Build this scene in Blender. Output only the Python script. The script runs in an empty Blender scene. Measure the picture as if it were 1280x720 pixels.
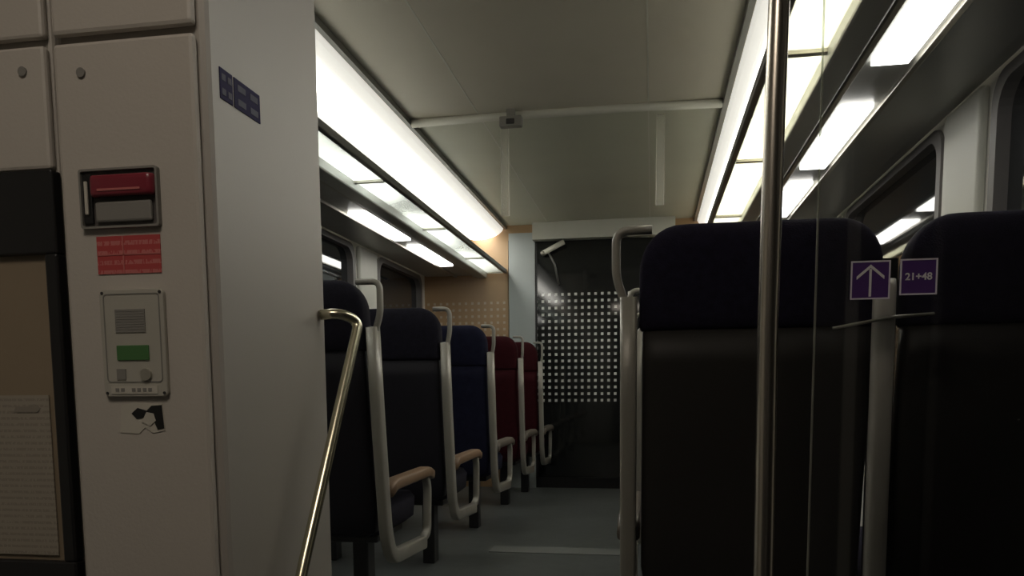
import bpy, math, random
from mathutils import Vector, Matrix
random.seed(4)
scene = bpy.context.scene
coll = scene.collection
scene.view_settings.view_transform = 'Standard'
scene.view_settings.exposure = 0.25

# ------------------------------------------------------------ materials
def mat(name, col, rough=0.5, metal=0.0, var=0.08, scale=6.0, bump=0.0, bscale=80.0, spec=0.5, coat=0.0, emis=None, estr=0.0, evar=0.0):
    m = bpy.data.materials.new(name); m.use_nodes = True
    nt = m.node_tree; b = nt.nodes['Principled BSDF']
    b.inputs['Roughness'].default_value = rough
    b.inputs['Metallic'].default_value = metal
    b.inputs['Specular IOR Level'].default_value = spec
    b.inputs['Coat Weight'].default_value = coat
    tc = nt.nodes.new('ShaderNodeTexCoord')
    nz = nt.nodes.new('ShaderNodeTexNoise'); nz.inputs['Scale'].default_value = scale
    nz.inputs['Detail'].default_value = 4
    nt.links.new(tc.outputs['Object'], nz.inputs['Vector'])
    mx = nt.nodes.new('ShaderNodeMix'); mx.data_type = 'RGBA'
    mx.inputs[6].default_value = (*[max(0, c*(1-var)) for c in col], 1)
    mx.inputs[7].default_value = (*[min(1, c*(1+var)) for c in col], 1)
    nt.links.new(nz.outputs['Fac'], mx.inputs[0])
    nt.links.new(mx.outputs[2], b.inputs['Base Color'])
    if bump > 0:
        n2 = nt.nodes.new('ShaderNodeTexNoise'); n2.inputs['Scale'].default_value = bscale
        bp = nt.nodes.new('ShaderNodeBump'); bp.inputs['Strength'].default_value = bump
        bp.inputs['Distance'].default_value = 0.003
        nt.links.new(tc.outputs['Object'], n2.inputs['Vector'])
        nt.links.new(n2.outputs['Fac'], bp.inputs['Height'])
        nt.links.new(bp.outputs['Normal'], b.inputs['Normal'])
    if emis:
        b.inputs['Emission Color'].default_value = (*emis, 1)
        b.inputs['Emission Strength'].default_value = estr
    return m

def mat_diffuser(name, col, s, side):
    """lamp diffuser: tubes behind its middle, so it glows less towards its two long edges"""
    m = mat(name, (.8, .8, .78), .4, var=.03, emis=col, estr=s)
    nt = m.node_tree; b = nt.nodes['Principled BSDF']
    tc = nt.nodes.new('ShaderNodeTexCoord'); sp = nt.nodes.new('ShaderNodeSeparateXYZ')
    nt.links.new(tc.outputs['Object'], sp.inputs[0])
    ml = nt.nodes.new('ShaderNodeMath'); ml.operation = 'MULTIPLY'; ml.inputs[1].default_value = side
    nt.links.new(sp.outputs[0], ml.inputs[0])
    mr = nt.nodes.new('ShaderNodeMapRange')
    mr.inputs[1].default_value = -.17; mr.inputs[2].default_value = .16
    nt.links.new(ml.outputs[0], mr.inputs[0])
    cr = nt.nodes.new('ShaderNodeValToRGB')
    el = cr.color_ramp.elements
    el[0].position = 0; el[0].color = (.055, .055, .055, 1)
    el[1].position = 1; el[1].color = (.025, .025, .025, 1)
    for p_, v_ in ((.18, .09), (.48, 1.0), (.64, 1.0), (.88, .065)):
        e_ = el.new(p_); e_.color = (v_, v_, v_, 1)
    nt.links.new(mr.outputs[0], cr.inputs[0])
    m2 = nt.nodes.new('ShaderNodeMath'); m2.operation = 'MULTIPLY'; m2.inputs[1].default_value = s
    nt.links.new(cr.outputs[0], m2.inputs[0]); nt.links.new(m2.outputs[0], b.inputs['Emission Strength'])
    return m

def mat_glass(name, tint=(1, 1, 1), extra=0.0, haze=0.0, transl=0.0, rough=.03, tcol=(.9, .88, .76), patchy=False):
    m = bpy.data.materials.new(name); m.use_nodes = True
    nt = m.node_tree; nt.nodes.clear()
    out = nt.nodes.new('ShaderNodeOutputMaterial')
    tr = nt.nodes.new('ShaderNodeBsdfTransparent'); tr.inputs[0].default_value = (*tint, 1)
    gl = nt.nodes.new('ShaderNodeBsdfGlossy'); gl.inputs['Roughness'].default_value = rough
    lw = nt.nodes.new('ShaderNodeFresnel'); lw.inputs[0].default_value = 1.45
    ad = nt.nodes.new('ShaderNodeMath'); ad.operation = 'ADD'; ad.use_clamp = True; ad.inputs[1].default_value = extra
    nt.links.new(lw.outputs[0], ad.inputs[0])
    mx = nt.nodes.new('ShaderNodeMixShader')
    nt.links.new(ad.outputs[0], mx.inputs[0]); nt.links.new(tr.outputs[0], mx.inputs[1]); nt.links.new(gl.outputs[0], mx.inputs[2])
    last = mx
    for amt, kind in ((haze, 'ShaderNodeBsdfDiffuse'), (transl, 'ShaderNodeBsdfTranslucent')):
        if amt > 0:
            df = nt.nodes.new(kind); df.inputs[0].default_value = (*tcol, 1)
            m2 = nt.nodes.new('ShaderNodeMixShader'); m2.inputs[0].default_value = amt
            nt.links.new(last.outputs[0], m2.inputs[1]); nt.links.new(df.outputs[0], m2.inputs[2]); last = m2
            if patchy:
                tc = nt.nodes.new('ShaderNodeTexCoord')
                n3 = nt.nodes.new('ShaderNodeTexNoise'); n3.inputs['Scale'].default_value = 1.5; n3.inputs['Detail'].default_value = 0
                mr = nt.nodes.new('ShaderNodeMapRange'); mr.inputs[1].default_value = .35; mr.inputs[2].default_value = .65
                mr.inputs[3].default_value = amt*(1-patchy); mr.inputs[4].default_value = min(1, amt*(1+patchy))
                nt.links.new(tc.outputs['Object'], n3.inputs['Vector']); nt.links.new(n3.outputs['Fac'], mr.inputs[0])
                nt.links.new(mr.outputs[0], m2.inputs[0])
    nt.links.new(last.outputs[0], out.inputs[0])
    return m

def mat_dots(name, base, dot, pitch, rad, z0, z1, rough):
    m = mat(name, base, rough, var=.15, scale=3)
    nt = m.node_tree; b = nt.nodes['Principled BSDF']
    basecol = b.inputs['Base Color'].links[0].from_socket
    tc = nt.nodes.new('ShaderNodeTexCoord'); sp = nt.nodes.new('ShaderNodeSeparateXYZ')
    nt.links.new(tc.outputs['Object'], sp.inputs[0])
    def M(op, a, bb=None):
        n = nt.nodes.new('ShaderNodeMath'); n.operation = op
        for i, v in enumerate([a, bb]):
            if v is None: continue
            if isinstance(v, (int, float)): n.inputs[i].default_value = v
            else: nt.links.new(v, n.inputs[i])
        return n.outputs[0]
    def fr(s):
        return M('ABSOLUTE', M('SUBTRACT', M('FRACT', M('ADD', M('DIVIDE', s, pitch), 100.0)), 0.5))
    fx = fr(sp.outputs[0]); fz = fr(sp.outputs[2])
    d = M('MAXIMUM', fx, fz)
    f = M('LESS_THAN', d, rad)
    f = M('MULTIPLY', f, M('GREATER_THAN', sp.outputs[2], z0))
    f = M('MULTIPLY', f, M('LESS_THAN', sp.outputs[2], z1))
    mx = nt.nodes.new('ShaderNodeMix'); mx.data_type = 'RGBA'
    nt.links.new(f, mx.inputs[0]); nt.links.new(basecol, mx.inputs[6]); mx.inputs[7].default_value = (*dot, 1)
    nt.links.new(mx.outputs[2], b.inputs['Base Color'])
    return m

def mat_lines(name, base, ink, rows):
    m = mat(name, base, .6, var=.06)
    nt = m.node_tree; b = nt.nodes['Principled BSDF']
    basecol = b.inputs['Base Color'].links[0].from_socket
    tc = nt.nodes.new('ShaderNodeTexCoord'); mp = nt.nodes.new('ShaderNodeMapping')
    mp.inputs['Scale'].default_value = (300, 1, rows)
    nz = nt.nodes.new('ShaderNodeTexNoise'); nz.inputs['Scale'].default_value = 1.0
    sp = nt.nodes.new('ShaderNodeSeparateXYZ')
    nt.links.new(tc.outputs['Object'], mp.inputs[0]); nt.links.new(mp.outputs[0], nz.inputs['Vector'])
    nt.links.new(tc.outputs['Object'], sp.inputs[0])
    a = nt.nodes.new('ShaderNodeMath'); a.operation = 'MULTIPLY'; a.inputs[1].default_value = rows
    nt.links.new(sp.outputs[2], a.inputs[0])
    f = nt.nodes.new('ShaderNodeMath'); f.operation = 'FRACT'
    ad = nt.nodes.new('ShaderNodeMath'); ad.operation = 'ADD'; ad.inputs[1].default_value = 500
    nt.links.new(a.outputs[0], ad.inputs[0]); nt.links.new(ad.outputs[0], f.inputs[0])
    g = nt.nodes.new('ShaderNodeMath'); g.operation = 'LESS_THAN'; g.inputs[1].default_value = .45
    nt.links.new(f.outputs[0], g.inputs[0])
    h = nt.nodes.new('ShaderNodeMath'); h.operation = 'GREATER_THAN'; h.inputs[1].default_value = .45
    nt.links.new(nz.outputs['Fac'], h.inputs[0])
    k = nt.nodes.new('ShaderNodeMath'); k.operation = 'MULTIPLY'
    nt.links.new(g.outputs[0], k.inputs[0]); nt.links.new(h.outputs[0], k.inputs[1])
    mx = nt.nodes.new('ShaderNodeMix'); mx.data_type = 'RGBA'
    nt.links.new(k.outputs[0], mx.inputs[0]); nt.links.new(basecol, mx.inputs[6]); mx.inputs[7].default_value = (*ink, 1)
    nt.links.new(mx.outputs[2], b.inputs['Base Color'])
    return m

def mat_emit(name, col, s):
    return mat(name, (.8, .8, .78), .4, var=.03, emis=col, estr=s)

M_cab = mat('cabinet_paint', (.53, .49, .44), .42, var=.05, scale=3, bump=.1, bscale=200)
M_cab2 = mat('cabinet_paint_shaded', (.42, .39, .35), .45, var=.06, scale=3)  # same paint as the front, with the side's shade put into its colour
M_seam = mat('dark_gap', (.03, .028, .028), .7)
M_black = mat('black_plastic', (.012, .012, .013), .35)
M_tan = mat('tan_poster', (.28, .22, .15), .6, var=.22, scale=4)
M_wall = mat('wall_laminate', (.74, .73, .68), .45, var=.05)
M_wallb = mat('vestibule_dark_wall', (.08, .08, .08), .5, var=.05)  # unseen surfaces kept dark so the glass screen reflects little
M_pil = mat('pillar_grey', (.40, .44, .44), .5, var=.04)
M_ceil = mat('ceiling_panel', (.60, .56, .475), .5, var=.08, scale=2.5, bump=.15, bscale=300)
M_ceil2 = mat('ceiling_panel_far', (.53, .535, .44), .5, var=.1, scale=2.0)
M_bar = mat('ceiling_bar', (.62, .61, .54), .4)
M_floor = mat('floor_lino', (.11, .12, .12), .38, var=.25, scale=14, bump=.1)
M_nose = mat('floor_strip', (.20, .21, .205), .45)
M_rack = mat('rack_grey', (.46, .46, .43), .35, var=.08)
M_cove = mat('cove_paint', (.75, .74, .68), .5)
M_rackd = mat('rack_dark_metal', (.15, .15, .14), .35, metal=.2)
M_alu = mat('aluminium', (.46, .44, .38), .35, metal=.6)
M_frame = mat('seat_frame_grey', (.30, .285, .25), .38, metal=.2, var=.05)
M_post = mat('seat_upright_grey', (.56, .54, .49), .4, metal=.0, var=.05)
M_steel = mat('brushed_steel', (.60, .55, .48), .26, metal=1.0, var=.06)
M_brass = mat('worn_rail_steel', (.66, .62, .46), .24, metal=1.0, var=.06)
M_shell = mat('seat_shell', (.028, .026, .024), .5, var=.1, bump=.1, spec=.3)
M_shellb = mat('seat_shell_navy_black', (.016, .015, .020), .6, var=.1, bump=.1, spec=.2)
M_navy = mat('navy_fabric', (.013, .011, .025), .9, var=.5, scale=60, bump=.4, bscale=300, spec=.2)
M_navyb = mat('black_navy_fabric', (.012, .011, .019), .9, var=.5, scale=60, bump=.4, bscale=300, spec=.2)
M_navy2 = mat('blue_fabric', (.009, .010, .028), .85, var=.5, scale=30, bump=.4, bscale=300, spec=.2)
M_red = mat('red_fabric', (.036, .004, .007), .85, var=.4, scale=30, bump=.3, bscale=300, spec=.15)
M_arm = mat('armrest_tan', (.20, .125, .075), .45, var=.2)
M_armg = mat('armrest_grey', (.13, .11, .09), .45, var=.15)
M_wglass = mat('night_window_glass', (.010, .012, .014), .04, var=.2, spec=.9)
M_rubber = mat('window_frame', (.16, .15, .145), .5)
M_orange = mat_dots('orange_wood_dots', (.40, .26, .14), (.52, .43, .32), .055, .19, .72, 1.60, .4)
M_door = mat_dots('door_glass_dots', (.012, .013, .013), (.52, .52, .49), .055, .20, .72, 1.64, .06)
M_lint = mat('lintel_pale', (.56, .56, .50), .45)
M_rackglow = mat_emit('rack_glow', (1.0, .98, .92), 5.0)
M_glass = mat_glass('clear_glass', extra=.03)
M_rglass = {-1: mat_glass('rack_glass_glow', tint=(.93, .95, .93), extra=.03, transl=.48, rough=.10, tcol=(.95, 1, 1), patchy=.75),
            1: mat_glass('rack_glass_warm_glow', tint=(.98, .98, .92), extra=.02, transl=.85, rough=.10, tcol=(1, 1, .88), patchy=.18)}  # patchy frosting imitates reflections on the left, glow through the glass on the right
M_gedge = mat_glass('glass_edge', tint=(.8, .84, .8), haze=.25)
M_haze = mat_glass('reflection_haze', haze=.18)
M_redp = mat('red_plastic', (.22, .025, .04), .3)
M_redst = mat_lines('red_sticker', (.46, .06, .06), (.56, .17, .16), 75)
M_faint = mat('faint_red', (.52, .15, .14), .5)
M_notice = mat_lines('notice_paper', (.36, .32, .26), (.29, .255, .21), 110)
M_icom = mat('intercom_plate', (.50, .48, .42), .4, metal=.2)
M_grey = mat('speaker_grey', (.24, .23, .21), .5)
M_dgrey = mat('dark_recess_frame', (.10, .09, .085), .4)
M_green = mat('green_display', (.06, .15, .05), .4, emis=(.12, .40, .10), estr=.01)
M_white = mat('white_print', (.86, .84, .86), .5)
M_lilac = mat('lilac_print', (.80, .76, .85), .5)
M_purp = mat('purple_sticker', (.09, .035, .19), .45)
M_bluest = mat('blue_sticker', (.042, .038, .10), .7, spec=.1)
M_sym = mat('faded_symbols', (.16, .16, .21), .7, spec=.1)
M_lab = mat('label_paper', (.56, .53, .46), .6)

# ------------------------------------------------------------ mesh helpers
def mkmesh(name, verts, faces, material, smooth=False):
    me = bpy.data.meshes.new(name)
    me.from_pydata([tuple(v) for v in verts], [], faces)
    me.update()
    import bmesh
    bm = bmesh.new(); bm.from_mesh(me)
    bmesh.ops.recalc_face_normals(bm, faces=bm.faces)
    bm.to_mesh(me); bm.free()
    me.materials.append(material)
    if smooth:
        for p in me.polygons: p.use_smooth = True
    return me

def add(name, me, parent=None, loc=(0, 0, 0), label=None, category=None, kind=None, group=None):
    o = bpy.data.objects.new(name, me)
    coll.objects.link(o); o.location = loc
    if parent: o.parent = parent
    if label: o['label'] = label
    if category: o['category'] = category
    if kind: o['kind'] = kind
    if group: o['group'] = group
    return o

def empty(name, loc, label, category, group=None):
    o = bpy.data.objects.new(name, None); o.empty_display_size = .1
    coll.objects.link(o); o.location = loc
    o['label'] = label; o['category'] = category
    if group: o['group'] = group
    return o

def bevel(o, w=.004, seg=2):
    b = o.modifiers.new('bev', 'BEVEL'); b.width = w; b.segments = seg; b.limit_method = 'ANGLE'
    return o

def boxdata(bs):
    V = []; F = []
    for (x0, x1, y0, y1, z0, z1) in bs:
        n = len(V)
        V += [(x0, y0, z0), (x1, y0, z0), (x1, y1, z0), (x0, y1, z0), (x0, y0, z1), (x1, y0, z1), (x1, y1, z1), (x0, y1, z1)]
        F += [[n+a for a in f] for f in ((0, 3, 2, 1), (4, 5, 6, 7), (0, 1, 5, 4), (1, 2, 6, 5), (2, 3, 7, 6), (3, 0, 4, 7))]
    return V, F

def boxes(name, bs, m, off=(0, 0, 0)):
    bs = [(a-off[0], b-off[0], c-off[1], d-off[1], e-off[2], f-off[2]) for a, b, c, d, e, f in bs]
    V, F = boxdata(bs)
    return mkmesh(name, V, F, m)

def part(name, bs, m, parent, bev=0.0, label=None):
    if isinstance(bs, tuple): bs = [bs]
    o = add(name, boxes(name, bs, m, parent.location), parent, label=label)
    if bev: bevel(o, bev)
    return o

def rrect(x0, x1, z0, z1, r, n=6):
    pts = []
    for cx, cz, a0 in ((x1-r, z0+r, -90), (x1-r, z1-r, 0), (x0+r, z1-r, 90), (x0+r, z0+r, 180)):
        for i in range(n+1):
            a = math.radians(a0+90*i/n); pts.append((cx+r*math.cos(a), cz+r*math.sin(a)))
    return pts

def prism(pts, a0, a1, axis='y'):
    V = []; n = len(pts)
    for a in (a0, a1):
        for p in pts:
            V.append((p[0], a, p[1]) if axis == 'y' else (a, p[0], p[1]))
    F = [list(range(n)), list(range(2*n-1, n-1, -1))] + [[i, (i+1) % n, n+(i+1) % n, n+i] for i in range(n)]
    return V, F

def ringprism(outer, inner, a0, a1, axis='y'):
    n = len(outer); V = []
    for a in (a0, a1):
        for P in (outer, inner):
            for p in P:
                V.append((p[0], a, p[1]) if axis == 'y' else (a, p[0], p[1]))
    F = []
    for i in range(n):
        j = (i+1) % n
        F += [[i, j, n+j, n+i], [2*n+i, 3*n+i, 3*n+j, 2*n+j], [i, 2*n+i, 2*n+j, j], [n+i, n+j, 3*n+j, 3*n+i]]
    return V, F

def fillet(pts, r, n=6):
    pts = [Vector(p) for p in pts]; out = [pts[0]]
    for i in range(1, len(pts)-1):
        p = pts[i]; a = pts[i-1]-p; b = pts[i+1]-p
        rr = min(r, a.length*.49, b.length*.49)
        p0 = p+a.normalized()*rr; p1 = p+b.normalized()*rr
        for k in range(n+1):
            t = k/n; out.append((1-t)**2*p0+2*t*(1-t)*p+t*t*p1)
    out.append(pts[-1]); return out

def sweep(name, path, a, b, m, B=None, seg=14, e=2.0):
    path = [Vector(p) for p in path]; V = []; F = []
    prev = Vector(B) if B else None
    for i, p in enumerate(path):
        T = (path[min(i+1, len(path)-1)]-path[max(i-1, 0)]).normalized()
        if prev is None:
            prev = Vector((0, 0, 1)).cross(T)
            if prev.length < .05: prev = Vector((1, 0, 0)).cross(T)
        Bv = (prev-T*prev.dot(T)).normalized()
        if not B: prev = Bv
        N = T.cross(Bv)
        for k in range(seg):
            t = 2*math.pi*k/seg; c, s = math.cos(t), math.sin(t)
            c = math.copysign(abs(c)**(2/e), c); s = math.copysign(abs(s)**(2/e), s)
            V.append(p+Bv*a*c+N*b*s)
    n = len(path)
    for i in range(n-1):
        for k in range(seg):
            F.append([i*seg+k, i*seg+(k+1) % seg, (i+1)*seg+(k+1) % seg, (i+1)*seg+k])
    F.append(list(range(seg))); F.append([(n-1)*seg+k for k in range(seg)][::-1])
    return mkmesh(name, V, F, m, True)

def loft(name, levels, m, seg=32, e=6.0):
    V = []; F = []
    for (z, cx, cy, hw, ht) in levels:
        for k in range(seg):
            t = 2*math.pi*k/seg; c, s = math.cos(t), math.sin(t)
            V.append((cx+hw*math.copysign(abs(c)**(2/e), c), cy+ht*math.copysign(abs(s)**(2/e), s), z))
    n = len(levels)
    for i in range(n-1):
        for k in range(seg):
            F.append([i*seg+k, i*seg+(k+1) % seg, (i+1)*seg+(k+1) % seg, (i+1)*seg+k])
    F.append(list(range(seg))[::-1]); F.append([(n-1)*seg+k for k in range(seg)])
    return mkmesh(name, V, F, m, True)

def disc(name, cx, y0, cz, r, th, m, seg=20):
    V = []; F = []
    for y in (y0, y0-th):
        for k in range(seg):
            t = 2*math.pi*k/seg; V.append((cx+r*math.cos(t), y, cz+r*math.sin(t)))
    F = [list(range(seg)), list(range(2*seg-1, seg-1, -1))]+[[k, (k+1) % seg, seg+(k+1) % seg, seg+k] for k in range(seg)]
    return mkmesh(name, V, F, m)

def text_mesh(name, body, size, m):
    cu = bpy.data.curves.new(name, 'FONT'); cu.body = body; cu.size = size; cu.extrude = .0004
    cu.align_x = 'CENTER'; cu.align_y = 'CENTER'; cu.offset = size*.02
    t = bpy.data.objects.new('tmp', cu); coll.objects.link(t)
    dg = bpy.context.evaluated_depsgraph_get(); dg.update()
    me = bpy.data.meshes.new_from_object(t.evaluated_get(dg))
    bpy.data.objects.remove(t)
    me.materials.clear(); me.materials.append(m)
    return me

def shift(VF, off):
    V, F = VF
    return [(v[0]-off[0], v[1]-off[1], v[2]-off[2]) for v in V], F

# ------------------------------------------------------------ layout constants
CX = -.445
WL, WR = -1.93, 1.04
H = 2.20
END = 6.75
VF = -.76

# ------------------------------------------------------------ room shell
add('floor', boxes('floor', [(WL, WR, 1.44, END, -.06, 0)], M_floor), kind='structure', label='grey speckled lino floor of the raised seating area', category='floor')
add('floor_vestibule', boxes('fv', [(WL, WR, -1.5, 1.44, VF-.05, VF)], M_floor), kind='structure', label='grey lino floor of the entrance vestibule', category='floor')
for i in range(3):
    y0 = .60+i*.28
    add('trim_%d' % (i+1), boxes('step', [(-.55, WR, y0, y0+.28 if i < 2 else 1.44, VF, VF+.19*(i+1))], M_floor), kind='structure', label='grey step up to the seating area', category='step')
add('trim_4', boxes('riser', [(WL, WR, 1.44, 1.46, VF, -.06)], M_floor), kind='structure', label='grey riser below the raised floor', category='step')
add('trim_5', boxes('nose', [(-.83, -.09, 4.02, 4.18, 0, .004)], M_nose), kind='structure', label='paler threshold band across the aisle floor', category='floor strip')
add('ceiling', boxes('ceiling', [(WL, WR, -1.5, 4.04, H, H+.04)], M_ceil), kind='structure', label='dull grey-brown ceiling panels', category='ceiling')
add('ceiling_rear', boxes('ceiling2', [(WL, WR, 4.04, END, H, H+.04)], M_ceil2), kind='structure', label='grey-green ceiling panels at the coach end', category='ceiling')
for k, (nx) in enumerate((CX-.415, CX+.415)):
    add('trim_%d' % (6+k), boxes('seam', [(nx-.003, nx+.003, -1.5, END, H-.0015, H)], M_bar), kind='structure', label='thin seam between ceiling panels', category='ceiling trim')
add('trim_9', sweep('bar', [(CX-.76, 4.04, H-.02), (CX-.3, 4.04, H-.012), (CX+.3, 4.04, H-.012), (CX+.76, 4.04, H-.02)], .022, .020, M_bar, B=(0, 1, 0)), kind='structure', label='pale rounded bar across the ceiling', category='ceiling bar')

ZB, ZT = .78, 1.77
def side_wall(name, x0, x1, wins):
    bs = [(x0, x1, -1.5, END, VF, ZB), (x0, x1, -1.5, END, ZT, H)]
    y = -1.5
    for a, b in wins:
        bs.append((x0, x1, y, a, ZB, ZT)); y = b
    bs.append((x0, x1, y, END, ZB, ZT))
    add(name, boxes(name, bs, M_wall), kind='structure', label='pale grey laminate side wall with window openings', category='wall')
WINR = [(1.55, 2.76), (3.26, 4.70), (5.2, 6.5)]
WINL = [(1.75, 3.05), (3.55, 5.05), (5.55, 6.6)]
side_wall('wall_right', WR, WR+.06, WINR)
side_wall('wall_left', WL-.06, WL, WINL)
wn = 1
for side, wins in ((1, WINR), (-1, WINL)):
    for a, b in wins:
        X = WR if side > 0 else WL
        g = add('window_%d' % wn, boxes('pane', [(X+side*.03-.003, X+side*.03+.003, a, b, ZB, ZT)], M_wglass), kind='structure', label='black night-time train window reflecting the lights', category='window')
        fa = min(X-side*.014, X+side*.035); fb = max(X-side*.014, X+side*.035)
        V, F = ringprism(rrect(a-.03, b+.03, ZB-.03, ZT+.02, .09), rrect(a+.015, b-.015, ZB+.015, ZT-.015, .09), fa, fb, axis='x')
        add('window_frame', mkmesh('wf', V, F, M_rubber), g, label='dark rounded window frame')
        wn += 1
for X, s, ys in ((WR, -1, ((2.84, 3.16), (4.80, 5.1))), (WL, 1, ((3.13, 3.46), (5.13, 5.47)))):
    for a, b in ys:
        xa, xb = sorted((X, X+s*.03))
        o = add('trim_%d' % (10+wn), boxes('pil', [(xa, xb, a, b, .5, 1.79)], M_lint), kind='structure', label='pale pillar cover between two windows', category='pillar')
        bevel(o, .012, 3); wn += 1
add('wall_back', boxes('wb', [(WL, WR, -1.56, -1.5, VF, H)], M_wallb), kind='structure', label='plain dark vestibule wall', category='wall')
d2 = add('door_unseen', boxes('d2', [(WR-.05, WR-.001, -1.0, 1.22, VF+.001, 1.78)], M_wallb), kind='structure', label='unseen dark door added to dim reflections in the glass screen', category='door')  # out of view, added so the glass screen mirrors something dark
add('door_window', boxes('d2w', [(WR-.056, WR-.05, -.85, .05, .1, 1.6), (WR-.056, WR-.05, .17, 1.07, .1, 1.6)], M_black), d2, label='black glass of the added door')
add('door_header', boxes('d2h', [(WR-.08, WR-.001, -1.05, 1.24, 1.78, H-.002)], M_wallb), d2)

y0, y1 = END, END+.06
add('wall_front', boxes('we', [(WL, -1.20, y0, y1, 0, H), (.06, WR, y0, y1, 0, H), (-1.20, .06, y0, y1, 2.08, H)], M_orange), kind='structure', label='tan wood-effect end wall with white dot pattern', category='wall')
add('trim_30', boxes('pillar', [(-1.19, -.97, y0-.03, y1, 0, 2.13)], M_pil), kind='structure', label='pale blue-grey door pillar', category='door frame')
add('trim_31', boxes('lintel', [(-.98, .17, y0-.10, y0, 2.06, H-.001)], M_lint), kind='structure', label='pale lintel above the end door', category='door frame')
d = add('door_1', boxes('door', [(-.97, .06, y0, y0+.03, 0, 2.08)], M_door), kind='structure', label='black glazed end door with rows of white dots', category='door')
add('door_rail', boxes('dr', [(-.97, .05, y0-.012, y0, .0, .09), (-.97, -.955, y0-.012, y0, .09, 2.05)], M_black), d, label='black door edge profile')
DC = empty('door_closer', (-.80, END, 2.0), 'shiny metal door closer arm on the end door', 'door closer')
add('body', sweep('b', [Vector(q)-DC.location for q in ((-.90, 6.70, 1.955), (-.72, 6.66, 2.035))], .022, .016, M_bar, B=(0, 0, 1), e=2), DC)
add('arm', sweep('a', [Vector(q)-DC.location for q in ((-.86, 6.70, 1.975), (-.80, 6.70, 1.86), (-.77, 6.73, 1.70))], .009, .009, M_rackd), DC)
add('mount', sweep('m', [Vector(q)-DC.location for q in ((-.90, 6.748, 1.955), (-.90, 6.68, 1.955))], .018, .018, M_alu), DC)

# ------------------------------------------------------------ cove lights and racks
for s in (-1, 1):
    ya = 1.46 if s < 0 else 1.25
    M_band = mat_diffuser('cove_diffuser', (1.0, .97, .88), 8.0, s)
    def bx(h0, h1, a, b, z0, z1):
        x0, x1 = sorted((CX+s*h0, CX+s*h1)); return (x0, x1, a, b, z0, z1)
    def prof(name, pts, a, b, m, parent, label=None):
        V, F = prism([(CX+s*h, z) for h, z in pts], a, b)
        return add(name, mkmesh(name, *shift((V, F), parent.location), m), parent, label=label)
    L = empty('ceiling_light', (CX+s*.95, (ya+END)/2, H), 'long white glowing cove light along the ceiling edge', 'ceiling light')
    prof('diffuser', [(.788, 2.172), (.80, 2.192), (1.10, 2.125), (1.10, 2.098), (1.04, 2.088), (.96, 2.090), (.88, 2.105), (.83, 2.125), (.80, 2.150)], ya, END-.03, M_band, L, 'soft warm-white diffuser')
    prof('housing', [(.80, 2.196), (1.48, 2.196), (1.48, 1.86), (1.40, 1.93), (1.13, 2.09), (1.102, 2.125)], ya, END-.002, M_cove, L)
    part('trim_rail', [bx(.762, .785, ya, END-.01, 2.168, H-.003)], M_rackd, L, label='dark rail between ceiling and diffuser')
    prof('outer_rail', [(1.10, 2.092), (1.102, 2.123), (1.13, 2.105), (1.13, 2.078)], ya, END-.01, M_alu, L)
    R = empty('luggage_rack', (CX+s*1.12, (ya+END)/2, 1.80), 'glass and grey metal luggage rack above the windows', 'luggage rack')
    part('front_rail', [bx(.765, .792, ya, END-.01, 1.808, 1.842)], M_rackd, R, .006, 'dark metal front rail')
    part('shelf', [bx(1.0, 1.47, ya, END-.01, 1.80, 1.838)], M_rack, R, .004)
    part('support_rail', [bx(.935, 1.02, ya, END-.01, 1.775, 1.838)], M_rack, R, .008, 'dark metal rail')
    part('edge_profile', [bx(1.03, 1.05, ya, END-.01, 1.785, 1.80)], M_alu, R, .003)
    part('edge_profile', [bx(1.195, 1.215, ya, END-.01, 1.785, 1.80)], M_alu, R, .003)
    ys = [ya, 2.60 if s < 0 else 2.55, 3.68, 4.82, 5.95, END-.02]
    for i in range(5):
        part('glass_shelf', [bx(.790, .936, ys[i]+.008, ys[i+1]-.008, 1.818, 1.826)], M_rglass[s], R, label='glass shelf pane, frosted to imitate light seen in the glass')
        part('cross_member', [bx(.793, .935, ys[i+1]-.014, ys[i+1]+.014 if i < 4 else ys[i+1], 1.808, 1.832)], M_alu, R)
    tb = [(1.80, 2.61), (2.98, 3.76), (4.03, 4.77), (5.05, 5.8)] if s > 0 else [(2.05, 2.85), (4.2, 5.0), (5.25, 6.1)]
    for a, b in tb:
        part('glow_panel', [bx(1.07, 1.175, a, b, 1.784, 1.80)], M_rackglow, R, .003, 'bright white glowing rectangle imitating light in the rack glass')  # added glowing plates stand in for light seen in the rack glass

F0 = empty('ceiling_sensor', (-.69, 4.0, H), 'small beige-grey sensor box hanging by the ceiling bar', 'sensor')
part('housing', [(-.745, -.635, 3.97, 4.01, 2.115, 2.165)], M_grey, F0, .005)
part('bracket', [(-.71, -.67, 3.98, 4.0, 2.165, 2.2)], M_grey, F0)
part('lens', [(-.71, -.67, 3.962, 3.97, 2.125, 2.15)], M_seam, F0, .003)
for (x, zz, yy) in ((-.76, 1.76, 4.2), (.03, 1.78, 4.2)):
    g = add('reflection_strip', boxes('gs', [(x-.018, x+.018, yy, yy+.008, zz-.02, H-.001)], M_haze), label='slim hazy strip imitating a reflection in glass', category='glass screen')  # added strips imitate pole reflections in a glass sheet
    add('edge_profile', boxes('gse', [(x-.021, x-.018, yy-.001, yy+.009, zz-.02, H-.001), (x+.018, x+.021, yy-.001, yy+.009, zz-.02, H-.001)], M_bar), g)

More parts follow.
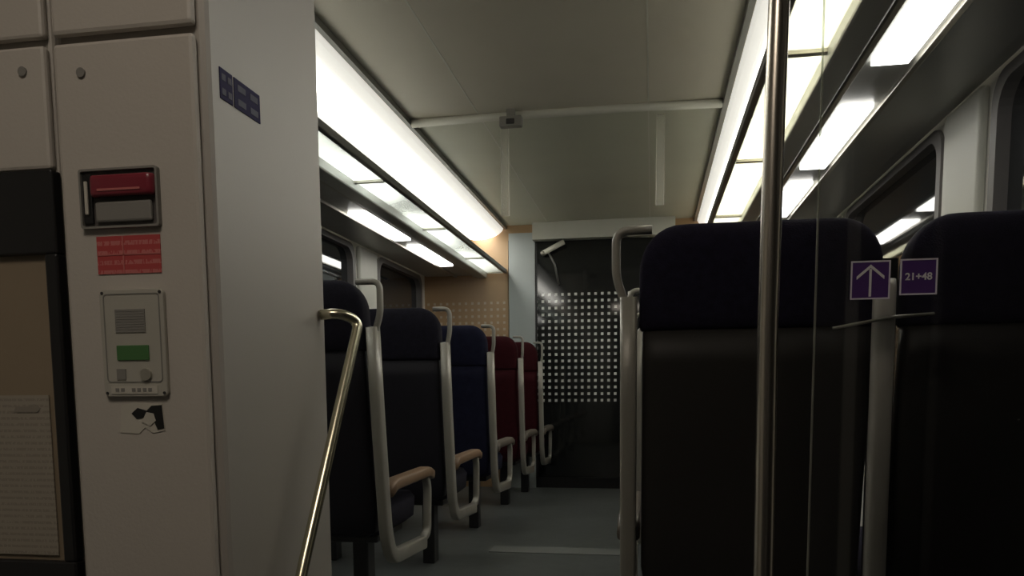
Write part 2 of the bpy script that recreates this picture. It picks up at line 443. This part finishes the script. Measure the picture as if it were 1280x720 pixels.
# ------------------------------------------------------------ cabinets
C = empty('equipment_cabinet', (-.73, 1.23, VF), 'tall beige-grey painted metal cabinet beside the steps', 'cabinet')
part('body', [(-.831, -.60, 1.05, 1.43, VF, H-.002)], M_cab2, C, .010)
part('door', [(-.825, -.612, 1.036, 1.05, VF+.06, 1.330)], M_cab, C, .006, 'lower front door panel')
part('upper_panel', [(-.825, -.612, 1.036, 1.05, 1.340, H-.01)], M_cab, C, .006)
for x, z in ((-.781, 1.288), (-.781, -.3)):
    add('screw', disc('screw', x+.73, 1.036-1.23, z-VF, .0065, .003, M_grey), C)
C2 = empty('notice_cabinet', (-1.38, 1.23, VF), 'beige-grey wall cabinet with a black framed notice case', 'cabinet')
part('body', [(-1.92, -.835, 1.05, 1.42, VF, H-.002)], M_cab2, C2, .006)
part('upper_panel', [(-1.915, -.838, 1.036, 1.05, 1.340, H-.01)], M_cab, C2, .005)
part('door', [(-1.915, -.838, 1.036, 1.05, 1.163, 1.330)], M_cab, C2, .005)
add('screw', disc('screw', -.872+1.38, 1.036-1.23, 1.296-VF, .0065, .003, M_grey), C2)
part('case_frame', [(-1.915, -.833, 1.030, 1.05, 1.045, 1.161), (-1.915, -.833, 1.030, 1.05, VF+.1, .60), (-.853, -.833, 1.030, 1.05, .60, 1.045)], M_black, C2, .003, 'black frame of the notice case')
part('backboard', [(-1.915, -.853, 1.040, 1.05, .60, 1.045)], M_tan, C2, label='grey-beige backboard')
nt_ = add('notice_sheet', boxes('notice', [(-1.05, -.866, 1.0365, 1.0385, .608, .845)], M_notice), label='faded printed notice with illegible lines', category='notice')
V, F = prism([(-.925, .820), (-.885, .820), (-.880, .826), (-.890, .832), (-.905, .828), (-.92, .829)], 1.0355, 1.0362)
add('picture', mkmesh('pic', V, F, mat('faded_ink', (.27, .24, .20), .6)), nt_, label='small faded printed illustration')

E = empty('emergency_handle_box', (-.730, 1.036, 1.11), 'dark recessed emergency box with a red pull handle', 'emergency handle')
V, F = ringprism(rrect(-.790, -.670, 1.076, 1.157, .004), rrect(-.787, -.673, 1.079, 1.154, .003), 1.028, 1.036)
add('frame', mkmesh('f', *shift((V, F), E.location), M_grey), E)
part('backplate', [(-.787, -.673, 1.033, 1.036, 1.079, 1.154)], M_dgrey, E)
part('side_block', [(-.785, -.771, 1.029, 1.033, 1.083, 1.150)], M_black, E, .001)
part('side_block', [(-.781, -.776, 1.026, 1.029, 1.095, 1.14)], M_lab, E, .001)
add('handle', sweep('h', [Vector(p)-E.location for p in fillet([(-.765, 1.033, 1.132), (-.765, 1.024, 1.132), (-.678, 1.024, 1.132), (-.678, 1.033, 1.132)], .005)], .0145, .005, M_redp, B=(0, 0, 1), e=4), E, label='dull red pull handle')
part('lower_housing', [(-.766, -.680, 1.027, 1.033, 1.084, 1.112)], M_grey, E, .004, 'grey lower housing')
part('print', [(-.755, -.69, 1.0182, 1.019, 1.124, 1.127)], M_faint, E)

S = add('warning_sticker', boxes('rs', [(-.772, -.674, 1.0345, 1.036, 1.014, 1.066)], M_redst), label='red rectangular warning sticker with faint print', category='sticker')
add('divider', boxes('rsl', [(-.772, -.674, 1.0338, 1.0345, 1.0395, 1.0415), (-.732, -.730, 1.0338, 1.0345, 1.014, 1.066)], M_faint), S)

dx = .005
I = empty('intercom_panel', (-.719, 1.036, .91), 'grey metal intercom plate with speaker, green display and button', 'intercom')
V, F = prism(rrect(-.774+dx, -.675+dx, .842, .992, .008), 1.029, 1.036)
o = add('plate', mkmesh('p', *shift((V, F), I.location), M_icom), I); bevel(o, .0015)
V, F = ringprism(rrect(-.768+dx, -.681+dx, .862, .986, .006), rrect(-.7665+dx, -.6825+dx, .8635, .9845, .005), 1.0282, 1.029)
add('border_line', mkmesh('bl', *shift((V, F), I.location), M_grey), I)
part('speaker_grille', [(-.750+dx, -.704+dx, 1.0275, 1.029, .932+i*.0036, .9352+i*.0036) for i in range(9)], M_grey, I)
part('display', [(-.750+dx, -.700+dx, 1.0268, 1.029, .893, .914)], M_green, I, .001, 'green display')
add('button', disc('b', -.706+.724, 1.029-1.036, .873-.91, .0085, .004, M_alu), I, label='round metal push button')
part('key_slot', [(-.752+dx, -.738+dx, 1.0275, 1.029, .866, .881)], M_grey, I)
part('label_strip', [(-.762+dx, -.690+dx, 1.0278, 1.029, .846, .857)], M_lab, I)
part('print', [(-.755+i*.0085+dx, -.755+i*.0085+.0055+dx, 1.0272, 1.0278, .849, .854) for i in range(7) if i != 2], M_grey, I)
for x, z in ((-.769, .987), (-.680, .987), (-.769, .847), (-.680, .847)):
    add('screw', disc('sc', x+.724, 1.029-1.036, z-.91, .0022, .001, M_seam, 10), I)
def poly(name, pts, ya_, yb_, m):
    V, F = prism(pts, ya_, yb_); return mkmesh(name, V, F, m)
T = add('torn_sticker', poly('t', [(-.752, .791), (-.748, .83), (-.725, .834), (-.700, .831), (-.683, .832), (-.681, .794), (-.70, .79), (-.712, .798), (-.722, .789)], 1.0348, 1.036, M_lab), label='torn remains of a white and black sticker', category='sticker')
add('black_print', poly('t2', [(-.732, .818), (-.722, .826), (-.708, .822), (-.700, .829), (-.684, .83), (-.682, .797), (-.692, .795), (-.697, .806), (-.706, .803), (-.712, .812), (-.724, .810)], 1.0340, 1.0348, M_black), T)
add('white_patch', poly('t3', [(-.716, .806), (-.708, .82), (-.697, .818), (-.694, .808), (-.703, .80)], 1.0334, 1.0340, M_lab), T)
def sidesticker(y0, y1, z0, z1, lab):
    s_ = add('pictogram_sticker', boxes('ps', [(-.6, -.5988, y0, y1, z0, z1)], M_bluest), label=lab, category='sticker')
    w = (y1-y0); q = []
    for i in range(2):
        for j in range(2):
            a = y0+w*(.12+.48*i); q.append((-.5988, -.5982, a, a+w*.3, z0+.006+.020*j, z0+.015+.020*j))
    add('white_symbols', boxes('pw', q, M_sym), s_)
sidesticker(1.080, 1.114, 1.258, 1.300, 'small blue sticker with pale pictograms on cabinet side')
sidesticker(1.119, 1.196, 1.258, 1.300, 'wide blue sticker with pale pictograms on cabinet side')

# ------------------------------------------------------------ handrail and pole
Hr = empty('stair_handrail', (-.55, 1.40, .9), 'shiny steel stair handrail fixed to the cabinet side', 'handrail')
p = fillet([(-.598, 1.40, .986), (-.56, 1.41, .988), (-.538, 1.435, .974), (-.55, 1.178, .553), (-.55, 1.02, .28), (-.55, .80, -.10), (-.55, .72, -.20)], .045, 8)
add('rail', sweep('rail', [Vector(q)-Hr.location for q in p], .0095, .0095, M_brass), Hr)
add('bracket', sweep('brk', [Vector(q)-Hr.location for q in ((-.598, 1.06, .35), (-.55, 1.06, .35))], .008, .008, M_steel), Hr)
P = empty('grab_pole', (.190, 1.38, -.19), 'tall brushed steel grab pole standing on the steps', 'grab pole')
pp = [(.190, 1.38, -.19), (.189, 1.38, .2), (.188, 1.38, .6), (.186, 1.38, .95), (.189, 1.38, 1.3), (.194, 1.38, 1.6), (.199, 1.38, 1.9), (.202, 1.38, 2.199)]
add('tube', sweep('tube', [Vector(q)-P.location for q in pp], .0165, .0165, M_steel, seg=24), P)
add('base_flange', sweep('fl', [Vector(q)-P.location for q in ((.19, 1.38, -.189), (.19, 1.38, -.165))], .035, .035, M_steel, seg=24), P)
add('top_flange', sweep('fl', [Vector(q)-P.location for q in ((.202, 1.38, 2.175), (.202, 1.38, 2.199))], .035, .035, M_steel, seg=24), P)

G = empty('glass_partition', (.66, 1.60, 0), 'clear glass draught screen behind the last seats', 'glass screen')
part('pane', [(.302, 1.03, 1.597, 1.603, .0, 2.19)], M_glass, G)
part('edge_profile', [(.299, .302, 1.597, 1.603, .0, 2.19)], M_gedge, G, label='polished glass edge')
part('clamp', [(.9, .98, 1.585, 1.615, 0, .05), (.34, .42, 1.585, 1.615, 0, .05)], M_alu, G, .004)

def sticker(x0, x1, z0, z1, label):
    s_ = add('sign_sticker', boxes('sg', [(x0, x1, 1.5955, 1.597, z0, z1)], M_purp), label=label, category='sign')
    V, F = ringprism([(x0, z0), (x1, z0), (x1, z1), (x0, z1)], [(x0+.0028, z0+.0028), (x1-.0028, z0+.0028), (x1-.0028, z1-.0028), (x0+.0028, z1-.0028)], 1.5945, 1.5955)
    add('border', mkmesh('bd', V, F, M_lilac), s_)
    return s_
a = sticker(.3605, .4295, 1.008, 1.078, 'purple square sticker with a white upward arrow')
cx = .395
V1, F1 = boxdata([(cx-.0021, cx+.0021, 1.5945, 1.5955, 1.013, 1.063)])
V2, F2 = prism([(cx, 1.071), (cx+.024, 1.050), (cx+.024, 1.044), (cx, 1.065), (cx-.024, 1.044), (cx-.024, 1.050)], 1.594, 1.5955)
n = len(V1)
add('arrow_symbol', mkmesh('arrow', V1+V2, F1+[[i+n for i in f] for f in F2], M_white), a)
b = sticker(.446, .510, 1.014, 1.079, 'purple square sticker reading 21+48 in white')
t = add('lettering', text_mesh('num', '21+48', .018, M_white), b)
t.location = (.478, 1.5948, 1.0465); t.rotation_euler = (math.radians(90), 0, 0)

# ------------------------------------------------------------ seats
def seat(loc, s, fab, label, group, arm=M_armg, kind='full', head=None, shell=None, out=.303, fw=.019, hr=.0095):
    E = empty('train_seat', loc, label, 'seat', group)
    def yc(z): return .11*(1-(z-.34)/.86)
    lv = [(.34, 0, yc(.34), .20, .02), (.36, 0, yc(.36), .235, .035)]
    for i in range(8):
        z = .42+i*.08; lv.append((z, 0, yc(z), .245, .042))
    add('backrest', loft('shell', lv, shell or M_shell), E)
    lv = [(.975, 0, yc(.975), .2465, .044), (.985, 0, yc(.985), .252, .049)]
    for z in (1.0, 1.04, 1.08, 1.10): lv.append((z, 0, yc(z), .252, .050))
    for i in range(1, 9):
        tt = math.pi/2*i/8
        lv.append((1.10+.10*math.sin(tt), 0, yc(1.10+.1*math.sin(tt)), .162+.09*math.cos(tt), .018+.032*math.cos(tt)))
    add('headrest', loft('head', lv, head or fab, e=7), E, label='dark fabric headrest cover')
    lv = [(.44, 0, yc(.44)+.05, .20, .02)]
    for i in range(9):
        z = .47+i*.075; lv.append((z, 0, yc(z)+.055+.01*math.sin(i), .225, .035))
    lv.append((1.09, 0, yc(1.09)+.045, .19, .02))
    add('back_cushion', loft('bc', lv, fab), E)
    lv = [(.33, 0, .36, .21, .21), (.35, 0, .36, .235, .24), (.42, 0, .36, .24, .245), (.445, 0, .36, .225, .23), (.452, 0, .36, .15, .15)]
    add('seat_cushion', loft('cu', lv, fab, e=8), E)
    o = add('pedestal', boxes('pd', [(s*.10-.03, s*.10+.03, .29, .37, .0, .33), (-.2, .2, .20, .50, .30, .34)], M_black), E); bevel(o, .006)
    X = s*.275
    if kind == 'full':
        pts = fillet([(s*.225, -.005, 1.193), (s*out, -.005, 1.193), (s*out, -.005, 1.09), (s*.284, .0, 1.04), (X, .010, .98)], .028, 8)
        add('grab_handle', sweep('gh', pts, .013, hr, M_frame, B=(0, 1, 0), seg=14, e=3), E, label='light grey grab handle loop')
        pts = fillet([(X, -.002, 1.05), (X, .03, .75), (X, .08, .36), (X, .13, .265), (X, .52, .245)], .07, 8)
        add('side_frame', sweep('sf', pts, fw, .026, M_frame, B=(1, 0, 0), e=5), E, label='broad light grey side frame')
        pts = fillet([(X, .48, .248), (X, .585, .275), (X, .60, .46), (X, .57, .51)], .03, 6)
        add('armrest_support', sweep('as', pts, fw*.8, .014, M_frame, B=(1, 0, 0), e=5), E, label='thin grey armrest support')
        pts = fillet([(X, .09, .500), (X, .15, .520), (X, .57, .522), (X, .62, .505)], .02, 5)
        add('armrest', sweep('ar', pts, .028, .021, arm, B=(1, 0, 0), e=4), E, label='worn armrest pad')
    elif kind == 'mid':
        PX = -.312
        pts = [(PX, -.085, 0.0), (PX, -.085, .5), (PX, -.085, 1.01), (PX, -.084, 1.045), (PX, -.08, 1.058)]
        add('side_frame', sweep('sf', pts, .021, .016, M_post, B=(1, 0, 0), e=4), E, label='light grey upright between the two seats')
        add('cross_bar', sweep('xb', fillet([(PX-.10, -.10, .965), (PX+.01, -.105, .985), (PX+.09, -.10, .99)], .02, 4), .0035, .0035, M_frame), E)
        add('dark_filler', boxes('cf', [(-.292, -.256, .03, .10, .0, 1.12)], M_black), E)  # dark slab added to keep the gap between the seats dark
    return E

def copy_thing(src, loc, label=None):
    n = src.copy(); coll.objects.link(n); n.location = loc
    if label: n['label'] = label
    for c in src.children:
        k = c.copy(); coll.objects.link(k); k.parent = n
    return n

LX = -1.165
gl = 'seats along the aisle'
s1 = seat((LX, 2.50, 0), 1, M_navyb, 'near-black navy train seat with tan armrest behind the cabinet', gl, arm=M_arm, shell=M_shellb)
s2 = seat((LX, 3.42, 0), 1, M_navyb, 'near-black navy train seat with tan armrest', gl, arm=M_arm, out=.298, shell=M_shellb)
s3 = seat((LX, 4.42, 0), 1, M_navy2, 'blue fabric train seat with grey frame', gl, shell=M_navy2, out=.295)
s4 = seat((LX+.01, 5.40, 0), 1, M_red, 'dark red train seat with grey frame', gl, shell=M_red, out=.29, fw=.017, hr=.008)
s5 = copy_thing(s4, (LX+.045, 6.12, 0), 'dark red train seat beside the end wall')
w1 = seat((-1.672, 3.42, 0), 1, M_navyb, 'dark navy window seat beside the windows', gl, kind='plain', shell=M_shellb)
w2 = copy_thing(w1, (-1.672, 4.42, 0))
w3 = seat((-1.672, 5.40, 0), 1, M_red, 'dark red window seat beside the windows', gl, kind='plain', shell=M_red)
RX = .222
r1 = seat((RX, 1.83, 0), -1, M_navy, 'dark navy seat with dark grey shell and grab handle', gl)
r2 = seat((.772, 1.83, 0), -1, M_navy, 'dark navy window seat behind the glass screen', gl, kind='mid')
for yy in (2.95, 3.90, 4.85, 5.80):
    copy_thing(r1, (RX, yy, 0), 'dark navy aisle seat with grey frame')

# ------------------------------------------------------------ vestibule lamp
VL = empty('vestibule_lamp', (-.45, -.05, H), 'square warm-white ceiling lamp over the vestibule', 'ceiling lamp')
part('frame', [(-.77, -.13, -.37, .27, H-.03, H-.002)], M_alu, VL, .004)
part('diffuser', [(-.73, -.17, -.33, .23, H-.036, H-.03)], mat_emit('vest', (1.0, .88, .74), 6.8), VL)

w = bpy.data.worlds.new('w'); scene.world = w; w.use_nodes = True
w.node_tree.nodes['Background'].inputs[0].default_value = (.02, .022, .03, 1)
w.node_tree.nodes['Background'].inputs[1].default_value = .3

# ------------------------------------------------------------ camera
cd = bpy.data.cameras.new('cam'); cam = bpy.data.objects.new('cam', cd); coll.objects.link(cam)
cd.sensor_width = 36; cd.lens = 36*1000/1280
cd.shift_y = 225/1280
cd.clip_start = .02
M = Matrix.Rotation(math.atan(.175), 4, 'Z') @ Matrix.Rotation(math.radians(90)-math.atan(.10), 4, 'X') @ Matrix.Rotation(-.0079, 4, 'Z')
cam.matrix_world = Matrix.Translation((0, 0, .85)) @ M
scene.camera = cam
